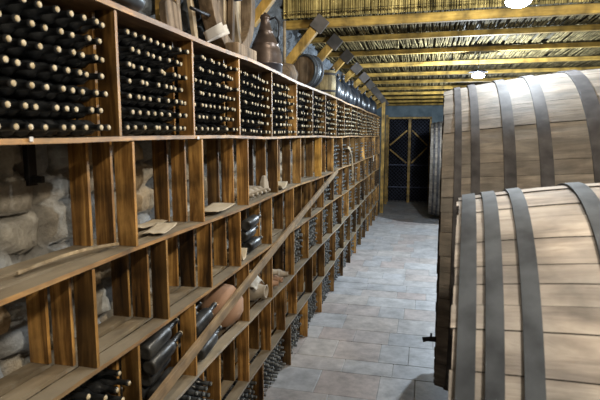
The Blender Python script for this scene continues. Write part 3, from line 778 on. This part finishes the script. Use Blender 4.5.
# ------------------------------------------------------------------ casks
def big_cask(loc, rz, Rh, B, half, hoops, stave_m, hoop_m, label, nst, seed, head_m='head_red', hw=None):
    t = thing('wine_cask', label, 'cask', loc); t.rotation_euler = (0, 0, rz)
    rr = random.Random(seed)
    # x=0 is the head end, centre of the cask at x=half
    def rad(x): return Rh + B * (1 - ((x - half) / half) ** 2)
    bm = new_bm(); a = 0; angs = []
    ws = [rr.uniform(.7, 1.3) for _ in range(nst)]; tot = sum(ws)
    for w in ws:
        da = 2 * PI * w / tot; e = rr.uniform(-.004, .004)
        g_ = .0018 / Rh
        pr = []
        n = 14
        for i in range(n + 1): x = 2 * half * i / n; pr.append((x, rad(x) + e))
        x0 = rr.uniform(0, .012); pr[0] = (x0, pr[0][1])
        outer = pr; inner = [(x, r_ - .06) for x, r_ in reversed(pr)]
        seg = 4
        lathe(bm, outer + inner + [outer[0]], seg, 'x', a0=a + g_, a1=a + da - g_)
        a += da
    for f in bm.faces: f.smooth = False
    o = obj('staves', bm, stave_m, t)
    # inner shell closes the seams
    bm = new_bm(); lathe(bm, [(2 * half * i / 12 * .96 + .04 * half, rad(2 * half * i / 12) - .02) for i in range(13)], 64, 'x'); 
    obj('inner_shell', bm, 'hoop_old', t)
    for hx in (.07, 2 * half - .07):
        bm = new_bm(); lathe(bm, [(hx, 0), (hx, rad(0) - .03)] if hx < half else [(hx, 0), (hx, rad(0) - .03)], 64, 'x'); obj('head', bm, head_m, t)
    bm = new_bm(); box(bm, .03, .065, -.07, .07, -Rh * .93, Rh * .93); obj('head_brace', bm, head_m, t, bevel=.01)
    allh = hoops + [(2 * half - b_, 2 * half - a_) for a_, b_ in hoops]
    for a_, b_ in allh:
        n = 4; th = .012
        out = [(a_ + (b_ - a_) * i / n, rad(a_ + (b_ - a_) * i / n) + th) for i in range(n + 1)]
        inn = [(x, r_ - th * .9) for x, r_ in reversed(out)]
        bm = new_bm(); lathe(bm, out + inn + [out[0]], 96, 'x')
        for f in bm.faces:
            f.smooth = True
        h = obj('hoop', bm, hoop_m, t)
        es = h.modifiers.new('e', 'EDGE_SPLIT'); es.split_angle = math.radians(40)
    return t
XF = .155
front = big_cask((XF, 2.39, 1.33), math.radians(-4), 1.05, .12, 1.22, [(.022, .078), (.106, .16), (.212, .266), (.45, .51)], 'stave', 'hoop',
         'nearer and lower large pale oak cask with grey steel hoops, lower right', 62, 3)
back = big_cask((.18, 5.42, 1.62), math.radians(-1.6), 1.5, .2, 2.13, [(.095, .15), (.22, .285), (.455, .54), (.70, .79), (1.04, 1.15)], 'stave_old', 'hoop_old',
         'larger darker oak cask behind the nearer cask, red painted head edge', 66, 9)
third = big_cask((.20, 17.3, 1.58), 0, 1.5, .2, 2.13, [(.095, .15), (.22, .285), (.455, .54), (.70, .79), (1.04, 1.15)], 'stave_old', 'hoop_old',
         'farthest large cask, dark sliver beside the gate beyond the two others', 66, 12)
# tap on the rear cask
t = thing('cask_tap', 'black tap sticking out low from the red head of the rear cask', 'tap', (.25, 4.95, .66))
bm = new_bm(); tube(bm, [(-.03, 0, 0), (-.1, 0, 0), (-.16, 0, -.005), (-.2, 0, -.015)], [.03, .026, .022, .026], 12); obj('tap_body', bm, 'iron', t)
bm = new_bm(); tube(bm, [(-.12, 0, .0), (-.12, 0, .06)], .01, 8); obj('tap_handle', bm, 'iron', t)
# wooden cradles
def cradle(x, y, w, ztop, lb, R0, zc):
    bm = new_bm()
    n = 16; ring = []
    for i in range(n + 1):
        yy = -w / 2 + w * i / n
        zt = zc - math.sqrt(max(.01, R0 * R0 - yy * yy)) - .002
        zt = min(zt, ztop)
        ring.append([bm.verts.new((xx, yy, zz - FL)) for xx, zz in ((-.09, FL), (.09, FL), (.09, zt), (-.09, zt))])
    for i in range(n):
        for j in range(4): bm.faces.new((ring[i][j], ring[i][(j + 1) % 4], ring[i + 1][(j + 1) % 4], ring[i + 1][j]))
    bm.faces.new(ring[0]); bm.faces.new(ring[-1])
    tag(obj('cask_cradle', bm, 'old_wood', loc=(x, y, FL)), lb, 'cradle', 'wooden cradles under the casks')
for (c, y, R0, zc, nm, xs) in (('f', 2.39, 1.17, 1.33, 'the nearer pale cask', (.75, 2.0)), ('b', 5.42, 1.70, 1.62, 'the rear darker cask', (1.2, 3.5)), ('t', 17.3, 1.70, 1.58, 'the farthest cask', (1.2, 3.5))):
    for i, x in enumerate(xs):
        cradle(x, y - (x - .155) * {'f': .07, 'b': .028, 't': 0}[c], 1.3, .5, 'timber cradle under %s, %s its head' % (nm, 'near' if i == 0 else 'away from'), R0 + .015, zc)

# ------------------------------------------------------------------ gate
t = thing('door_1', None, 'gate', (-.58, YB, FL)); del t['category']; del t['label']; t['kind'] = 'structure'
H = 3.52
def gb(name, x0, x1, z0, z1, m, y0=-.05, y1=.0):
    bm = new_bm(); box(bm, x0, x1, y0, y1, z0, z1); return obj(name, bm, m, t, bevel=.004)
gb('jamb', -.92, -.84, 0, H, 'brace'); gb('jamb', .80, .88, 0, H, 'brace'); gb('centre_post', -.055, .055, 0, H, 'brace', -.07)
gb('top_rail', -.92, .88, H - .05, H + .03, 'brace')
for z in (.62, 1.55): gb('rail', -.84, .80, z, z + .035, 'lattice', -.03, -.005)
def diag(x0, z0, x1, z1):
    bm = new_bm(); d = Vector((x1 - x0, 0, z1 - z0)); L = d.length
    box(bm, 0, L, -.05, -.02, -.03, .03, mtx=Matrix.Translation((x0, 0, z0)) @ Matrix.Rotation(-math.atan2(d.z, d.x), 4, 'Y')); obj('diagonal_bar', bm, 'brace', t, bevel=.004)
diag(-.80, 2.38, -.1, 3.0); diag(.1, 3.0, .72, 2.38); diag(-.80, 2.22, -.1, 1.65); diag(.1, 1.65, .72, 2.3)
bm = new_bm(); s = .15
for sgn in (1, -1):
    c = -5
    while c < 6:
        pts = []
        for xx in (-.84, .80):
            pts.append((xx, c + sgn * xx))
        (xa, za), (xb, zb) = pts
        def clip(xa, za, xb, zb):
            lo, hi = .02, H - .05
            if (za < lo and zb < lo) or (za > hi and zb > hi): return None
            def cut(x, z, x2, z2):
                if z < lo: return x + (x2 - x) * (lo - z) / (z2 - z), lo
                if z > hi: return x + (x2 - x) * (hi - z) / (z2 - z), hi
                return x, z
            return (*cut(xa, za, xb, zb), *cut(xb, zb, xa, za))
        q = clip(xa, za, xb, zb)
        if q: tube(bm, [(q[0], .02 + .008 * sgn, q[1]), (q[2], .02 + .008 * sgn, q[3])], .008, 4)
        c += s
obj('steel_mesh', bm, 'lattice', t)
# posts near the gate and the pale column
bm = new_bm(); box(bm, -.06, .06, -.06, .06, 0, cz(18.3) - FL - .16)
tag(obj('wooden_post', bm, 'brace', loc=(-1.42, 18.15, FL), bevel=.01), 'yellow wooden post standing at the far end of the rack', 'post')
bm = new_bm(); box(bm, -.05, .05, -.05, .05, 0, 3.6)
tag(obj('wooden_post', bm, 'brace', loc=(-1.46, 20.6, FL), bevel=.01), 'yellow wooden post beside the left jamb of the gate', 'post')

# ------------------------------------------------------------------ camera, world
cd = bpy.data.cameras.new('camera'); cam = bpy.data.objects.new('camera', cd); col.objects.link(cam)
cd.sensor_width = 36; cd.lens = 30; cd.clip_start = .02
cam.location = (0, 0, 2.67); cam.rotation_euler = (math.radians(90 - 7.294), 0, math.radians(13.82))
cd.dof.use_dof = True; cd.dof.focus_distance = 7.0; cd.dof.aperture_fstop = 4.5
sc.camera = cam
w = bpy.data.worlds.new('world'); sc.world = w; w.use_nodes = True
w.node_tree.nodes['Background'].inputs[0].default_value = (.5, .6, .8, 1); w.node_tree.nodes['Background'].inputs[1].default_value = .05
vs_ = sc.view_settings; vs_.view_transform = 'Standard'; vs_.look = 'None'; vs_.gamma = 1; vs_.exposure = 0.0; vs_.use_curve_mapping = False
